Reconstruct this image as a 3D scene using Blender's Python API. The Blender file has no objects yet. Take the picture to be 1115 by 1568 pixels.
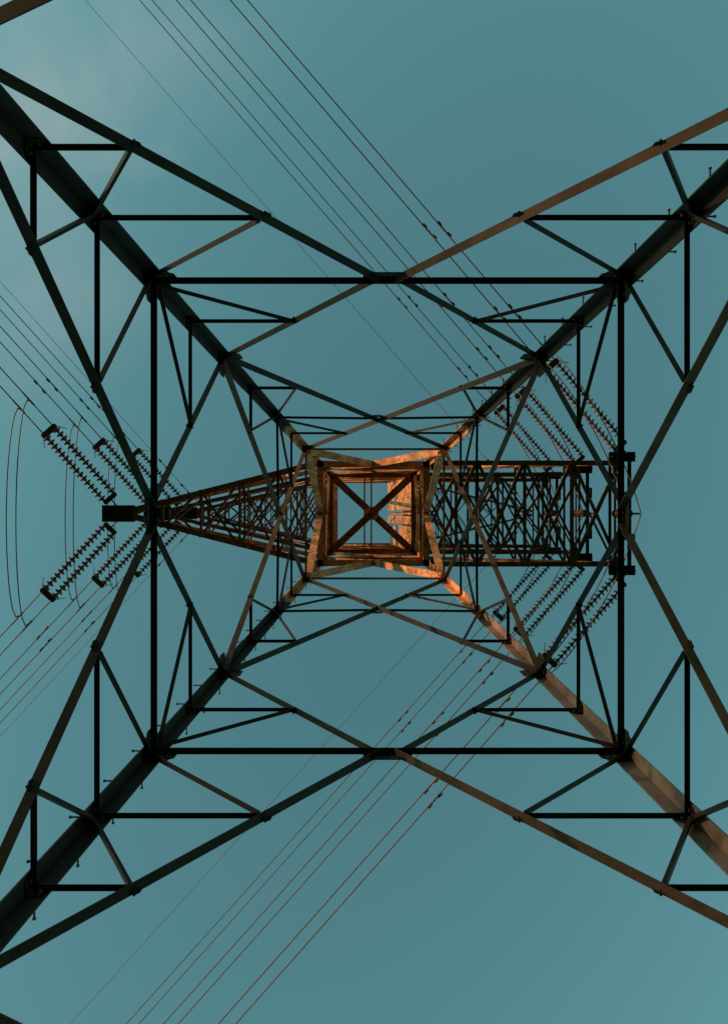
import bpy, bmesh, math, random
from mathutils import Vector, Matrix, noise
random.seed(7)
CAMZ = 1.5           # eye height; H below = height above the eye
V = Vector

# ------------------------------------------------------------ materials
def mat(name):
    m = bpy.data.materials.new(name); m.use_nodes = True
    nt = m.node_tree; b = nt.nodes['Principled BSDF']
    return m, nt, b

def noise_mat(name, c1, c2, scale, rough=0.6, metal=0.0, detail=6, bump=0.0, c3=None, spec=0.5, k3=6):
    m, nt, b = mat(name)
    tc = nt.nodes.new('ShaderNodeTexCoord')
    n = nt.nodes.new('ShaderNodeTexNoise'); n.inputs['Scale'].default_value = scale
    n.inputs['Detail'].default_value = detail
    nt.links.new(tc.outputs['Object'], n.inputs['Vector'])
    r = nt.nodes.new('ShaderNodeValToRGB')
    r.color_ramp.elements[0].position = 0.35; r.color_ramp.elements[0].color = (*c1, 1)
    r.color_ramp.elements[1].position = 0.65; r.color_ramp.elements[1].color = (*c2, 1)
    nt.links.new(n.outputs['Fac'], r.inputs['Fac'])
    out = r.outputs['Color']
    if c3:
        n2 = nt.nodes.new('ShaderNodeTexNoise'); n2.inputs['Scale'].default_value = scale*k3
        n2.inputs['Detail'].default_value = 8
        nt.links.new(tc.outputs['Object'], n2.inputs['Vector'])
        r2 = nt.nodes.new('ShaderNodeValToRGB')
        r2.color_ramp.elements[0].position = 0.48; r2.color_ramp.elements[1].position = 0.72
        nt.links.new(n2.outputs['Fac'], r2.inputs['Fac'])
        mx = nt.nodes.new('ShaderNodeMixRGB'); mx.inputs['Color2'].default_value = (*c3, 1)
        nt.links.new(r2.outputs['Color'], mx.inputs['Fac']); nt.links.new(out, mx.inputs['Color1'])
        out = mx.outputs['Color']
    nt.links.new(out, b.inputs['Base Color'])
    b.inputs['Roughness'].default_value = rough; b.inputs['Metallic'].default_value = metal
    b.inputs['Specular IOR Level'].default_value = spec
    if bump:
        bp = nt.nodes.new('ShaderNodeBump'); bp.inputs['Strength'].default_value = bump
        nt.links.new(n.outputs['Fac'], bp.inputs['Height']); nt.links.new(bp.outputs['Normal'], b.inputs['Normal'])
    return m

DARK = noise_mat('shade_toned_steel', (0.018, 0.014, 0.014), (0.036, 0.027, 0.025), 1.9, 0.65, 0.0, c3=(0.020, 0.014, 0.012), spec=.12)  # shade of the lower tower put into the base colour
GREY = noise_mat('sun_toned_steel', (0.085, 0.050, 0.040), (0.135, 0.082, 0.068), 1.2, 0.7, 0.0, c3=(0.07, 0.038, 0.03), spec=.10, k3=3)  # lighter copy of DARK, light on the bracing put into the colour
GLEG = noise_mat('sun_toned_leg_steel', (0.16, 0.105, 0.10), (0.26, 0.175, 0.165), 1.2, 0.7, 0.0, c3=(0.11, 0.07, 0.062), spec=.12, k3=3)  # lighter still, sun on one leg painted into its colour
LIT = noise_mat('sunlit_rusty_steel', (0.34, 0.135, 0.062), (0.70, 0.34, 0.175), 1.7, 0.6, 0.0, c3=(0.14, 0.045, 0.02), spec=.12)  # sunset brightness and orange put into the colour, over rust variation
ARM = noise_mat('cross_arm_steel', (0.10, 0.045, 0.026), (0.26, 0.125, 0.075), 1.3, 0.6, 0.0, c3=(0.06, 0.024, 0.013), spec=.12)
BOLT = noise_mat('bolt_steel', (0.04, 0.035, 0.03), (0.08, 0.065, 0.055), 9, 0.6, 0.0, spec=.3)
ALU = noise_mat('weathered_conductor', (0.08, 0.048, 0.038), (0.125, 0.082, 0.066), 3, 0.5, 0.0, spec=.25)
GLASS = noise_mat('brown_porcelain', (0.12, 0.055, 0.035), (0.19, 0.09, 0.06), 5, 0.4, spec=.2)
CONC = noise_mat('concrete', (0.25, 0.24, 0.22), (0.36, 0.34, 0.31), 5, 0.9, bump=0.3)
GRASS = noise_mat('grass_ground', (0.035, 0.055, 0.02), (0.075, 0.085, 0.035), 0.6, 0.95, bump=0.4, c3=(0.10, 0.08, 0.05))
LEAF = noise_mat('foliage', (0.03, 0.05, 0.018), (0.07, 0.095, 0.035), 0.4, 0.8)

# ------------------------------------------------------------ mesh helpers
class MB:
    def __init__(s): s.v = []; s.f = []
    def prism(s, prof0, prof1):
        n = len(prof0); o = len(s.v)
        s.v += [tuple(p) for p in prof0] + [tuple(p) for p in prof1]
        for i in range(n):
            j = (i+1) % n
            s.f.append((o+i, o+j, o+n+j, o+n+i))
        s.f.append(tuple(o+i for i in reversed(range(n))))
        s.f.append(tuple(o+n+i for i in range(n)))
    def angle(s, p, q, w, t, f1, f2):
        w1, w2 = (w if isinstance(w, tuple) else (w, w))
        pr = [(0,0),(w1,0),(w1,t),(t,t),(t,w2),(0,w2)]
        s.prism([p+f1*a+f2*b for a,b in pr], [q+f1*a+f2*b for a,b in pr])
    def member(s, p, q, w, n, t=None, off=0.0, flip=False):
        p = V(p); q = V(q); n = V(n)
        a = (q-p).normalized()
        n = (n - a*n.dot(a)).normalized()
        f1 = a.cross(n).normalized()
        if (f1.z < 0) != flip: f1 = -f1
        t = t or max(0.008, w*0.10)
        j = n*(-off - random.uniform(0, 0.004))
        h = -f1*(w*0.5)
        s.angle(p+j+h, q+j+h, w, t, f1, -n)
    def box(s, c, ax, ay, az):
        c = V(c)
        b0 = [c-ax-ay-az, c+ax-ay-az, c+ax+ay-az, c-ax+ay-az]
        s.prism(b0, [p+az*2 for p in b0])
    def plate(s, c, u, w, n, lu, lw, t, cut=0.25):
        c = V(c); u = V(u).normalized(); n = V(n).normalized()
        w = (V(w) - u*V(w).dot(u)).normalized()
        a, b = lu/2, lw/2; k = min(a, b)*cut*2
        pr = [(-a+k,-b),(a-k,-b),(a,-b+k),(a,b-k),(a-k,b),(-a+k,b),(-a,b-k),(-a,-b+k)]
        p0 = [c+u*x+w*y-n*(t/2) for x,y in pr]
        s.prism(p0, [p+n*t for p in p0])
    def tube(s, p, q, r, n=8, r2=None):
        p = V(p); q = V(q); a = (q-p).normalized()
        x = a.orthogonal().normalized(); y = a.cross(x)
        r2 = r if r2 is None else r2
        c = [(math.cos(2*math.pi*i/n), math.sin(2*math.pi*i/n)) for i in range(n)]
        s.prism([p+(x*u+y*v)*r for u,v in c], [q+(x*u+y*v)*r2 for u,v in c])
    def lathe(s, p, a, prof, n=14):
        a = V(a).normalized(); x = a.orthogonal().normalized(); y = a.cross(x)
        o = len(s.v)
        for (z, r) in prof:
            for i in range(n):
                t = 2*math.pi*i/n
                s.v.append(tuple(p + a*z + (x*math.cos(t)+y*math.sin(t))*r))
        for k in range(len(prof)-1):
            for i in range(n):
                j = (i+1) % n
                s.f.append((o+k*n+i, o+k*n+j, o+(k+1)*n+j, o+(k+1)*n+i))
    def obj(s, name, m, parent=None, smooth=False, recalc=True):
        me = bpy.data.meshes.new(name); me.from_pydata(s.v, [], s.f)
        if recalc:
            bm = bmesh.new(); bm.from_mesh(me); bmesh.ops.recalc_face_normals(bm, faces=bm.faces); bm.to_mesh(me); bm.free()
        me.materials.append(m)
        if smooth:
            for p in me.polygons: p.use_smooth = True
        o = bpy.data.objects.new(name, me); bpy.context.scene.collection.objects.link(o)
        if parent: o.parent = parent
        return o

def empty(name):
    e = bpy.data.objects.new(name, None); bpy.context.scene.collection.objects.link(e); return e

tower = empty('lattice_transmission_tower')

# ------------------------------------------------------------ tower geometry
HC = 20.4
def wx(H):
    if H <= HC: return 4.0 - 0.1*H
    if H <= 28: return 1.96 - 0.035*(H-HC)
    return 1.694 - 0.004*(H-28)
def wy(H):
    if H <= HC: return 4.15 - 0.113*H
    if H <= 28: return 1.845 - 0.035*(H-HC)
    return 1.579 - 0.004*(H-28)
NRM = {'N': V((0,-1,0)), 'S': V((0,1,0)), 'W': V((-1,0,0)), 'E': V((1,0,0))}
def L(f, H): return wx(H) if f in 'NS' else wy(H)
def fp(f, H, s):
    z = H + CAMZ
    return {'N': V((s,-wy(H),z)), 'S': V((s,wy(H),z)), 'W': V((-wx(H),s,z)), 'E': V((wx(H),s,z))}[f]

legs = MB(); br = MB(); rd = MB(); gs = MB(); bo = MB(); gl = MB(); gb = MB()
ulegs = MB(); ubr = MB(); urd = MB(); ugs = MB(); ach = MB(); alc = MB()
TOP = 35.5
for sx in (-1,1):
    for sy in (-1,1):
        def c(H): return V((sx*wx(H), sy*wy(H), H+CAMZ))
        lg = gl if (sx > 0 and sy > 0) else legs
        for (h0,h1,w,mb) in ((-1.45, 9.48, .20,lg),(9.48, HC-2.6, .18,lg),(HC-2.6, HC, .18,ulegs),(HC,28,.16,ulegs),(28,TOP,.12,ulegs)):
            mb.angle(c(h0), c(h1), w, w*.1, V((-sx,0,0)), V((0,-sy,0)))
        for hs in (8.8, 13.4):
            p = c(hs); q = c(hs+0.7)
            e = V((sx,sy,0))*0.012
            lg.angle(p+e, q+e, .19, .012, V((-sx,0,0)), V((0,-sy,0)))
        ulegs.angle(c(TOP), V((sx*.35, sy*.35, 38.5+CAMZ)), .09, .01, V((-sx,0,0)), V((0,-sy,0)))

def bolts(c, u, w, n, nu, nw, du, dw, r=0.018):
    u = V(u).normalized(); n = V(n).normalized(); w = (V(w)-u*V(w).dot(u)).normalized()
    for i in range(nu):
        for k in range(nw):
            p = V(c) + u*((i-(nu-1)/2)*du) + w*((k-(nw-1)/2)*dw)
            bo.tube(p - n*0.032, p + n*0.032, r, 6)

A, A1, B, B1, XC, B3 = 9.48, 10.9, 12.6, 14.4, 16.75, 18.4
L1, L2, D, E = 7.92, 6.68, 5.46, 3.85
for f in 'NSWE':
    n = NRM[f]; T = V((1,0,0)) if f in 'NS' else V((0,1,0))
    up = V((0,0,1))
    br.member(fp(f,A,-L(f,A)+.05), fp(f,A,L(f,A)-.05), .085, n, off=.03)
    gs.plate(fp(f,A,0) - n*.026, T, up, n, .62, .42, .014)
    bolts(fp(f,A,0)-n*.026, T, up, n, 6, 2, .09, .12)
    for s in (-1,1):
        def leg(H): return fp(f, H, s*(L(f,H)-.06))
        # members on the east side get the lighter steel with light put into its colour
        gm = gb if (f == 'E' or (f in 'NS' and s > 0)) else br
        p0 = fp(f,A,s*.12); pD = leg(D)
        def low(H): return p0.lerp(pD, (A-H)/(A-D))
        gm.member(p0, pD, .105, n, off=.012)
        rd.member(low(L1), leg(L1), .06, n, off=.03)
        rd.member(low(L1), leg(A-.1), .065, n, off=.045)
        rd.member(low(L2), leg(L2), .06, n, off=.03)
        rd.member(low(L2), leg(L1-.08), .06, n, off=.045)
        pB = leg(B); q0 = fp(f,A,s*.14)
        def upp(H): return q0.lerp(pB, (H-A)/(B-A))
        br.member(q0, pB, .09, n, off=.012)
        rd.member(upp(A1), leg(A1), .055, n, off=.03)
        rd.member(upp(A1), leg(A+.12), .055, n, off=.045)
        pc = fp(f,HC,-s*(L(f,HC)-.05))
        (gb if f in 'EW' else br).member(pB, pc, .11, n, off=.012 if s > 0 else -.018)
        def xx(H): return pB.lerp(pc, (H-B)/(HC-B))
        rd.member(xx(B1), leg(B1), .06, n, off=.03)
        rd.member(xx(B1), leg(XC-.1), .06, n, off=.045)
        rd.member(xx(XC+.1), leg(XC), .055, n, off=.035)
        def x2(H): return fp(f,B,-s*(L(f,B)-.06)).lerp(leg(HC), (H-B)/(HC-B))
        rd.member(x2(B3), leg(B3), .055, n, off=.03)
        rd.member(x2(B3), leg(XC+.12), .055, n, off=.045)
        br.member(leg(D), fp(f,E,0), .12, n, off=.012)
        br.member(fp(f,E,0), leg(-1.2), .12, n, off=.014)
        br.member(fp(f,E,0), leg(E), .08, n, off=.03)
        for h in (2.4, 0.8):
            m_ = fp(f,E,0).lerp(leg(-1.2), (E-h)/(E+1.2))
            rd.member(m_, leg(h), .06, n, off=.03); rd.member(m_, leg(h+1.5), .06, n, off=.045)
        for h, gw, gh in ((A,.34,.46),(B,.34,.5),(D,.3,.5),(HC,.26,.4),(L1,.16,.2),(A1,.16,.18),(XC,.18,.22),(L2,.16,.2),(B1,.15,.18)):
            g = fp(f,h,s*(L(f,h)-gw*.55))
            (ugs if h == HC else gs).plate(g-n*.024, T, up, n, gw, gh, .012)
            bolts(g-n*.024, T, up, n, 3 if gw > .2 else 2, 4 if gh > .3 else 2, .08, .1)
        for (pp, ww) in ((low(L1),.2),(low(L2),.18),(upp(A1),.16),(xx(B1),.17)):
            gs.plate(pp-n*.026, T, up, n, ww, ww*.8, .010); bolts(pp-n*.026, T, up, n, 2, 2, .07, .06, .014)
    gs.plate(fp(f,XC+.05,0)-n*.02, T, up, n, .26, .3, .012)
    # body above the waist
    ubr.member(fp(f,HC,-L(f,HC)+.04), fp(f,HC,L(f,HC)-.04), .06, n, off=.03)
    for s in (-1,1):
        ubr.member(fp(f,HC,s*(L(f,HC)-.05)), fp(f,24,s*.1), .21, n, off=.012)
        ubr.member(fp(f,22.2,s*(L(f,22.2)-.05)), fp(f,22.2,s*(L(f,HC)-.05)*.5), .06, n, off=.03)
    rings = [24, 26, 28, 29.5, 31.2, 33, TOP]
    for i, h in enumerate(rings):
        wdt = .20 if h in (24, 28) else .085
        (ach if h in (26, 28) else ubr).member(fp(f,h,-L(f,h)+.03), fp(f,h,L(f,h)-.03), wdt, n, off=.02)
        if i+1 < len(rings):
            h1 = rings[i+1]
            for s in (-1,1):
                ubr.member(fp(f,h,s*(L(f,h)-.04)), fp(f,h1,-s*(L(f,h1)-.04)), .11 if h < 28 else .07, n, off=.012 if s > 0 else -.014)
# inclined slats added to catch the sun, leaning in from the east face
g0 = V((wx(28.3)-.10, 0, 28.3+CAMZ)); g1 = V((.88, 0, TOP-.3+CAMZ))
sl = (g1-g0).normalized(); sn = sl.cross(V((0,1,0))).normalized()
NS_ = 13
for k in range(NS_):
    c0 = g0.lerp(g1, (k+.5)/NS_)
    for (ya, yb) in ((-1.42,-.12),(.12,.45),(.52,1.42)):
        ym = (ya+yb)/2
        tl = random.uniform(-.25,.25)
        ugs.box(c0+V((0,ym,0)), (sl+sn*tl).normalized()*.245, V((0,(yb-ya)/2,0)), sn*.006)
for y in (-1.42, 0, 1.42):
    ubr.member(g0+V((0.06,y,0)), g1+V((.06,y,0)), .1, V((1,0,0)))
# plan bracing
for h in (28, 33):
    for s in (-1,1):
        ach.member(V((-wx(h)+.05,-s*(wy(h)-.05),h+CAMZ+.02*s)), V((wx(h)-.05,s*(wy(h)-.05),h+CAMZ+.02*s)), .26 if h==28 else .03, V((0,0,-1)), off=0)
z28 = 28+CAMZ
for xo in (-.28, -.02):
    urd.member(V((xo,-wy(28),z28+.15)), V((xo,wy(28),z28+.15)), .06, V((0,0,-1)))
ugs.plate(V((0,0,z28)), V((1,0,0)), V((0,1,0)), V((0,0,1)), .5, .5, .014)

# ------------------------------------------------------------ cross arms
def arm(sx, H, tipx, th, top, cw=.12, npan=6, lw=.06):
    z = H + CAMZ; zt = top + CAMZ
    dn = V((0,0,-1))
    B0 = {s: V((sx*wx(H), s*wy(H), z)) for s in (-1,1)}
    B1_ = {s: V((sx*tipx, s*th, z)) for s in (-1,1)}
    T0 = {s: V((sx*wx(top), s*wy(top), zt)) for s in (-1,1)}
    T1 = {s: V((sx*tipx, s*th, z+.45)) for s in (-1,1)}
    for s in (-1,1):
        sd = V((0,s,0))
        ach.member(B0[s], B1_[s], cw, sd, off=.0)
        ubr.member(T0[s], T1[s], cw*.8, sd, off=.0)
        for i in range(npan):
            a, b = i/npan, (i+1)/npan
            pb, pt = B0[s].lerp(B1_[s], a), T0[s].lerp(T1[s], a)
            qb, qt = B0[s].lerp(B1_[s], b), T0[s].lerp(T1[s], b)
            if i % 2 == 0: urd.member(pb, qt, lw, sd, off=.02)
            else: urd.member(pt, qb, lw, sd, off=.02)
            alc.member(qb, qt, lw*.8, sd, off=.035)
    for i in range(npan):
        a, b = i/npan, (i+1)/npan
        for C0, C1, w in ((B0,B1_,lw*1.1),(T0,T1,lw*.8)):
            P = {s: C0[s].lerp(C1[s], a) for s in (-1,1)}; Q = {s: C0[s].lerp(C1[s], b) for s in (-1,1)}
            alc.member(P[-1], Q[1], w, dn, off=.012)
            if C0 is B0: alc.member(P[1], Q[-1], w, dn, off=-.02)
            alc.member(Q[-1], Q[1], w, dn, off=.03)
ARMH = (24, 28.5, 33)
for k, H in enumerate(ARMH):
    arm(-1, H, 8.1, .12, H+2.2, cw=.19 if k == 0 else .13, lw=.07, npan=(5,4,4)[k])
    arm(1, H, 8.0, wy(H)*1.0, H+2.2, cw=.16, npan=(4,4,3)[k], lw=.10 if k == 0 else .08)
    z = H+CAMZ
    for dz in (-.12, .12):
        gs.box(V((-8.25,0,z+dz)), V((.5,0,0)), V((0,.27,0)), V((0,0,.012)))
    gs.box(V((-8.25,0,z)), V((.42,0,0)), V((0,.015,0)), V((0,0,.105)))
    for xo, w in ((7.72,.10),(8.36,.13)):
        br.member(V((xo,-wy(H)-.25,z+.03)), V((xo,wy(H)+.25,z+.03)), w, V((1,0,0)))
    for s in (-1,1):
        gs.box(V((8.05, s*(wy(H)+.12), z-.06)), V((.42,0,0)), V((0,.16,0)), V((0,0,.012)))
        gs.box(V((8.05, s*(wy(H)+.12), z-.18)), V((.38,0,0)), V((0,.014,0)), V((0,0,.106)))
        gs.box(V((8.42, s*(wy(H)*.5), z)), V((.02,0,0)), V((0,.2,0)), V((0,0,.14)))
        ach.member(V((7.72, s*wy(H), z)), V((8.36, 0, z)), .07, V((0,0,-1)))
arm(1, 34.5, 7.6, .12, TOP, cw=.07, npan=4, lw=.04)
arm(-1, 34.5, 7.6, .12, TOP, cw=.07, npan=4, lw=.04)

for (sx,sy) in ((-1,1),(1,-1)):
    for i in range(75):
        h = 3 + i*.4
        p = V((sx*wx(h), sy*wy(h), h+CAMZ))
        if i % 2: q0 = p+V((-sx*.1,0,0)); d = V((0,sy,0))
        else: q0 = p+V((0,-sy*.1,0)); d = V((sx,0,0))
        bo.tube(q0-d*.03, q0+d*.17, .010, 6); bo.tube(q0+d*.17, q0+d*.185, .018, 6)

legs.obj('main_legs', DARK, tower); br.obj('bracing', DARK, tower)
gl.obj('sun_toned_leg', GLEG, tower); gb.obj('sun_toned_bracing', GREY, tower)
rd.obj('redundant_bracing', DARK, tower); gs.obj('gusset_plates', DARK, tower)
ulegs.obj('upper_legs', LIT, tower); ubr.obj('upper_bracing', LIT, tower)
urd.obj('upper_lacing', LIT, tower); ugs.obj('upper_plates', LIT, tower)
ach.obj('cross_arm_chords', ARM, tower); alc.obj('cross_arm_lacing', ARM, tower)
bo.obj('bolts_and_step_bolts', BOLT, tower)
ft = MB()
for sx in (-1,1):
    for sy in (-1,1):
        c0 = V((sx*wx(-1.5), sy*wy(-1.5), 0))
        ft.prism([c0+V((x*.55,y*.55,-.3)) for x,y in ((-1,-1),(1,-1),(1,1),(-1,1))],
                 [c0+V((x*.38,y*.38,.45)) for x,y in ((-1,-1),(1,-1),(1,1),(-1,1))])
ft.obj('concrete_footings', CONC, tower)

# ------------------------------------------------------------ insulators, conductors
DISC = [(0,.02),(.0,.045),(.05,.05),(.06,.075),(.085,.13),(.10,.14),(.108,.135),(.10,.06),(.115,.03),(.15,.018)]
def curve_obj(name, r, parent=None):
    cu = bpy.data.curves.new(name, 'CURVE'); cu.dimensions = '3D'; cu.bevel_depth = r; cu.bevel_resolution = 2
    cu.materials.append(ALU)
    o = bpy.data.objects.new(name, cu); bpy.context.scene.collection.objects.link(o)
    if parent: o.parent = parent
    return o
def spline(o, pts):
    s = o.data.splines.new('POLY'); s.points.add(len(pts)-1)
    for i, p in enumerate(pts): s.points[i].co = (*p, 1)

D1 = V((-.662,-.75,0)).normalized(); D2 = V((-.675,.737,0)).normalized()
def tension_set(P, d, nd=17, sep=.2, ext=.45):
    d = (V(d) + V((0,0,-.05))).normalized(); side = d.cross(V((0,0,1))).normalized()
    root = empty('insulator_string')
    ds, hw = MB(), MB()
    hw.tube(P, P+d*.3, .025, 8)
    upv = side.cross(d)
    hw.plate(P+d*.34, side, d, upv, sep*2+.12, .16, .02)
    st = P + d*.42
    pitch = .172
    for o_ in (-sep, sep):
        p = st + side*o_
        hw.tube(p-d*.04, p+d*.02, .02, 8)
        for i in range(nd):
            ds.lathe(p + d*(i*pitch), d, DISC)
            hw.tube(p+d*(i*pitch+.12), p+d*(i*pitch+.18), .018, 6)
    e = st + d*(nd*pitch)
    hw.plate(e+d*.06, side, d, upv, sep*2+.2, .2, .02)
    cl = []
    for o_ in (-sep, sep):
        q = e + side*o_ + d*.1
        hw.tube(q, q+d*ext, .02, 8); hw.tube(q+d*(ext-.05), q+d*(ext+.5), .036, 8, .026)
        j = q+d*(ext+.1)
        hw.tube(j, j-V((0,0,.25)), .024, 8)
        cl.append((q+d*(ext+.5), j-V((0,0,.25))))
    hw.tube(e+side*(sep+.1), e+side*(sep+.28)-d*.25, .012, 6)
    hw.tube(e-side*(sep+.1), e-side*(sep+.28)-d*.25, .012, 6)
    ds.obj('discs', GLASS, root, True); hw.obj('fittings', ALU, root)
    return cl

def damper(mb, P, d):
    d = V(d).normalized(); c = P-V((0,0,.09))
    mb.tube(P+V((0,0,.03)), c, .024, 6); mb.tube(c-d*.25, c+d*.25, .010, 6)
    for s in (-1,1): mb.tube(c+d*(s*.15), c+d*(s*.31), .045, 8, .055)

def run_wire(o, P, d, dm, dists, slope=.055, curv=.00022, length=240):
    pts = []
    n = 60
    for i in range(n+1):
        s = length*(i/n)**1.6
        pts.append(P + d*s + V((0,0,-slope*s + curv*s*s)))
    spline(o, pts)
    for s in dists:
        p = P + d*s + V((0,0,-slope*s + curv*s*s)); damper(dm, p, d)

def jumper(o, a, b, sag, mid=None):
    pts = []
    n = 28
    for i in range(n+1):
        t = i/n
        p = a.lerp(b, t); k = 4*t*(1-t)
        p = p + V((0,0,-sag*k**.6))
        if mid is not None:
            m0 = a.lerp(b,.5)
            kk = 1-abs(2*t-1)
            p = p + (V((mid.x-m0.x, mid.y-m0.y, 0)))*(.6*kk+.4*k)
        pts.append(p)
    spline(o, pts)

def suspension(P, n=12):
    root = empty('insulator_string'); ds, hw = MB(), MB()
    d = V((0,0,-1)); hw.tube(P, P+d*.2, .02)
    for i in range(n):
        ds.lathe(P+d*(.2+i*.16), d, DISC); hw.tube(P+d*(.3+i*.16), P+d*(.38+i*.16), .018, 6)
    e = P+d*(.2+n*.16); hw.tube(e, e+d*.15, .02); hw.box(e+d*.15, V((.26,0,0)), V((0,.03,0)), V((0,0,.03)))
    ds.obj('discs', GLASS, root, True); hw.obj('fittings', ALU, root)
    return e+d*.2

for side in (1, -1):
    wires = curve_obj('overhead_power_line', .02)
    jw = curve_obj('jumper_loops', .018, wires)
    dm = MB()
    for k, H in enumerate(ARMH):
        z = H+CAMZ
        if side == 1:
            Pu = V((8.15, -wy(H)-.2, z-.2)); Pd = V((8.15, wy(H)+.2, z-.2)); nd = 19; ext = .3
        else:
            Pu = V((-8.3, -.24, z)); Pd = V((-8.3, .24, z)); nd = 16; ext = .95
        cu = tension_set(Pu, D1, nd, ext=ext); cd = tension_set(Pd, D2, nd, ext=ext)
        dist = ((1.2, 4.6) if k == 0 else (1.0, 3.6) if k == 1 else (1.2, 5.2))
        if side == -1: dist = (1.3,)
        for j,(q,_) in enumerate(cu): run_wire(wires, q, D1, dm, [x + j*.25 for x in dist])
        for j,(q,_) in enumerate(cd): run_wire(wires, q, D2, dm, [x + j*.25 for x in dist])
        if side == 1:
            e = suspension(V((7.75, 0, z-.05)), 8)
            for (a,b,dx) in ((cu[0][1], cd[1][1], .2), (cu[1][1], cd[0][1], -.2)):
                jumper(jw, a, b, 1.3, mid=e+V((dx,0,0)))
        else:
            jumper(jw, cu[0][1], cd[1][1], .7); jumper(jw, cu[1][1], cd[0][1], .7)
    dm.obj('vibration_dampers', ALU, wires)
    ew = curve_obj('earth_wire', .011); d2 = MB()
    P = V((side*7.6, 0, 34.5+CAMZ))
    run_wire(ew, P, D1, d2, [1.5, 3], slope=.04); run_wire(ew, P, D2, d2, [1.5, 3], slope=.04)
    d2.obj('vibration_dampers', ALU, ew)

# ------------------------------------------------------------ sun direction, ground with an added, unseen, sun-blocking wooded ridge toward the sun
EL = math.radians(6); AZ = math.atan2(-.92, -.36)
SD = V((math.sin(AZ), math.cos(AZ), 0)); SP = V((-SD.y, SD.x, 0))
def gz(x, y):
    r = math.hypot(x, y)
    z = 0
    if r > 60:
        z = noise.noise(V((x*.006, y*.006, 0)))*min(4, (r-60)*.04)
    u = x*SD.x + y*SD.y; v = x*SP.x + y*SP.y
    shade_ridge = 44 + 2*noise.noise(V((v*.03, 3.1, 0)))  # crest sized to keep low sun off the lower tower
    z += shade_ridge*math.exp(-((u-360)/105)**2)*math.exp(-(v/520)**4)
    return z
def axis():
    a = [i*12.0 for i in range(-60, 61)]
    k = 720
    out = []
    while k < 4000: k *= 1.12; out.append(k)
    return [-t for t in reversed(out)] + a + out
ax = axis(); n_ = len(ax)
vs_ = [(x, y, gz(x, y)) for x in ax for y in ax]
fs_ = [(i*n_+j, (i+1)*n_+j, (i+1)*n_+j+1, i*n_+j+1) for i in range(n_-1) for j in range(n_-1)]
me = bpy.data.meshes.new('ground'); me.from_pydata(vs_, [], fs_); me.materials.append(GRASS)
for p in me.polygons: p.use_smooth = True
g = bpy.data.objects.new('ground', me); bpy.context.scene.collection.objects.link(g)

wd = MB()  # unseen trees added to make the shadow edge on the tower ragged
for t in range(520):
    u = random.gauss(350, 38); v = random.uniform(-260, 260)
    p = SD*u + SP*v; p.z = gz(p.x, p.y)-.3
    h = random.uniform(6, 11)
    wd.tube(p, p+V((0,0,h*.6)), .22, 5, .1)
    for k in range(70):
        d = V((random.gauss(0,1), random.gauss(0,1), random.gauss(0,1))).normalized()*random.uniform(.35,1)**.5
        c = p + V((d.x*h*.33, d.y*h*.33, h*.66 + d.z*h*.34))
        a = V((random.gauss(0,1), random.gauss(0,1), random.gauss(0,1))).normalized(); b = a.orthogonal().normalized()
        s_ = random.uniform(.5, 1.1); o = len(wd.v)
        wd.v += [tuple(c+a*s_), tuple(c+b*s_*.7), tuple(c-a*s_), tuple(c-b*s_*.7)]; wd.f.append((o,o+1,o+2,o+3))
wd.obj('shade_woodland', LEAF, recalc=False)

# ------------------------------------------------------------ sky and sun
w = bpy.data.worlds.new('World'); bpy.context.scene.world = w; w.use_nodes = True
nt = w.node_tree; bg = nt.nodes['Background']
sky = nt.nodes.new('ShaderNodeTexSky'); sky.sky_type = 'NISHITA'; sky.sun_disc = False
sky.sun_elevation = EL; sky.sun_rotation = AZ % (2*math.pi)
sky.air_density = 1.0; sky.dust_density = 1.0; sky.ozone_density = 0.0
tint = nt.nodes.new('ShaderNodeMixRGB'); tint.blend_type = 'MULTIPLY'; tint.inputs['Fac'].default_value = 1
tint.inputs['Color2'].default_value = (1.06, 2.12, 1.98, 1)
nt.links.new(sky.outputs['Color'], tint.inputs['Color1'])
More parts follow.
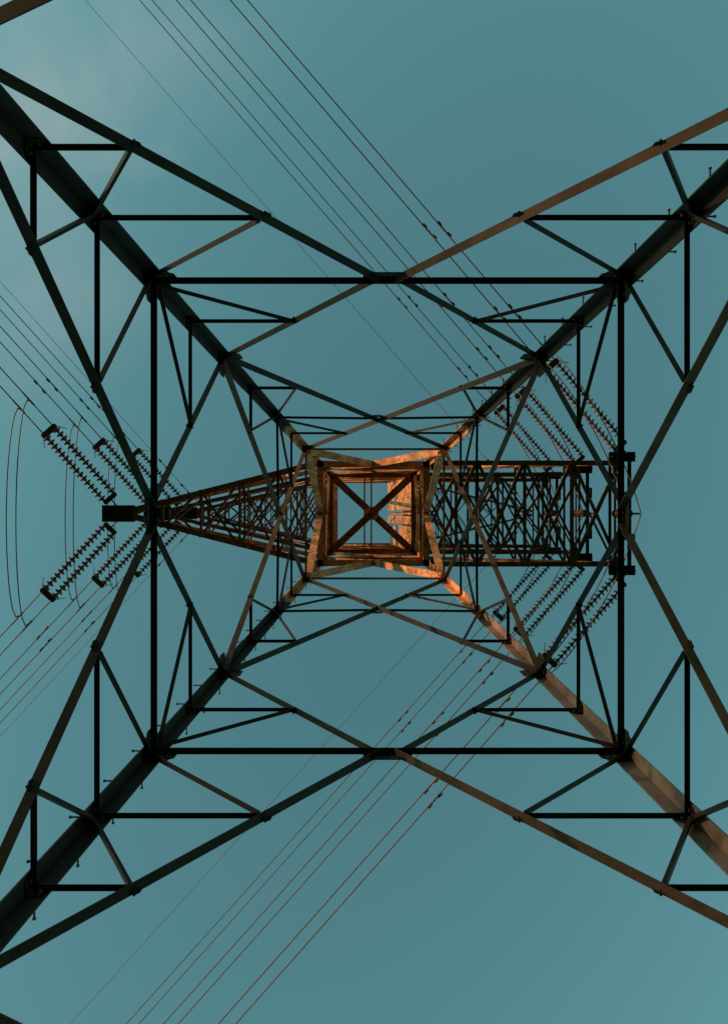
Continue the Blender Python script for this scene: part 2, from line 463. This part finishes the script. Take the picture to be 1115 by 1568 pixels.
# thin high haze cloud
tc = nt.nodes.new('ShaderNodeTexCoord')
cn = nt.nodes.new('ShaderNodeTexNoise'); cn.inputs['Scale'].default_value = 4.2; cn.inputs['Detail'].default_value = 7
cn.inputs['Distortion'].default_value = .5
nt.links.new(tc.outputs['Generated'], cn.inputs['Vector'])
dp = nt.nodes.new('ShaderNodeVectorMath'); dp.operation = 'DOT_PRODUCT'
dp.inputs[1].default_value = V((-.62,-.60,.80)).normalized()
nt.links.new(tc.outputs['Generated'], dp.inputs[0])
mr = nt.nodes.new('ShaderNodeMapRange'); mr.inputs['From Min'].default_value = .87; mr.inputs['From Max'].default_value = .99
mr.interpolation_type = 'SMOOTHSTEP'
nt.links.new(dp.outputs['Value'], mr.inputs['Value'])
cr = nt.nodes.new('ShaderNodeMapRange'); cr.inputs['From Min'].default_value = .44; cr.inputs['From Max'].default_value = .72
nt.links.new(cn.outputs['Fac'], cr.inputs['Value'])
mm = nt.nodes.new('ShaderNodeMath'); mm.operation = 'MULTIPLY'
nt.links.new(mr.outputs['Result'], mm.inputs[0]); nt.links.new(cr.outputs['Result'], mm.inputs[1])
ma = nt.nodes.new('ShaderNodeMath'); ma.operation = 'MULTIPLY'; ma.inputs[1].default_value = .8
nt.links.new(mm.outputs[0], ma.inputs[0])
cm = nt.nodes.new('ShaderNodeMixRGB'); cm.inputs['Color2'].default_value = (2.3, 3.1, 3.2, 1)
nt.links.new(ma.outputs[0], cm.inputs['Fac']); nt.links.new(tint.outputs['Color'], cm.inputs['Color1'])
nt.links.new(cm.outputs['Color'], bg.inputs['Color']); bg.inputs['Strength'].default_value = .13

sd = bpy.data.lights.new('sun', 'SUN'); sd.energy = 5; sd.angle = math.radians(.8); sd.color = (1, .52, .27)
so = bpy.data.objects.new('sun', sd); bpy.context.scene.collection.objects.link(so)
dirv = V((math.sin(AZ)*math.cos(EL), math.cos(AZ)*math.cos(EL), math.sin(EL)))
so.rotation_euler = (-dirv).to_track_quat('-Z','Y').to_euler(); so.location = dirv*100

# ------------------------------------------------------------ camera
cd_ = bpy.data.cameras.new('camera'); co = bpy.data.objects.new('camera', cd_)
bpy.context.scene.collection.objects.link(co); bpy.context.scene.camera = co
co.location = (-.3, -.05, CAMZ); co.rotation_euler = (math.pi, 0, 0)
cd_.sensor_fit = 'VERTICAL'; cd_.sensor_height = 36; cd_.lens = 1132/1568*36
cd_.clip_start = .05; cd_.clip_end = 8000
vs = bpy.context.scene.view_settings
vs.view_transform = 'Standard'; vs.look = 'None'; vs.exposure = 0; vs.gamma = 1
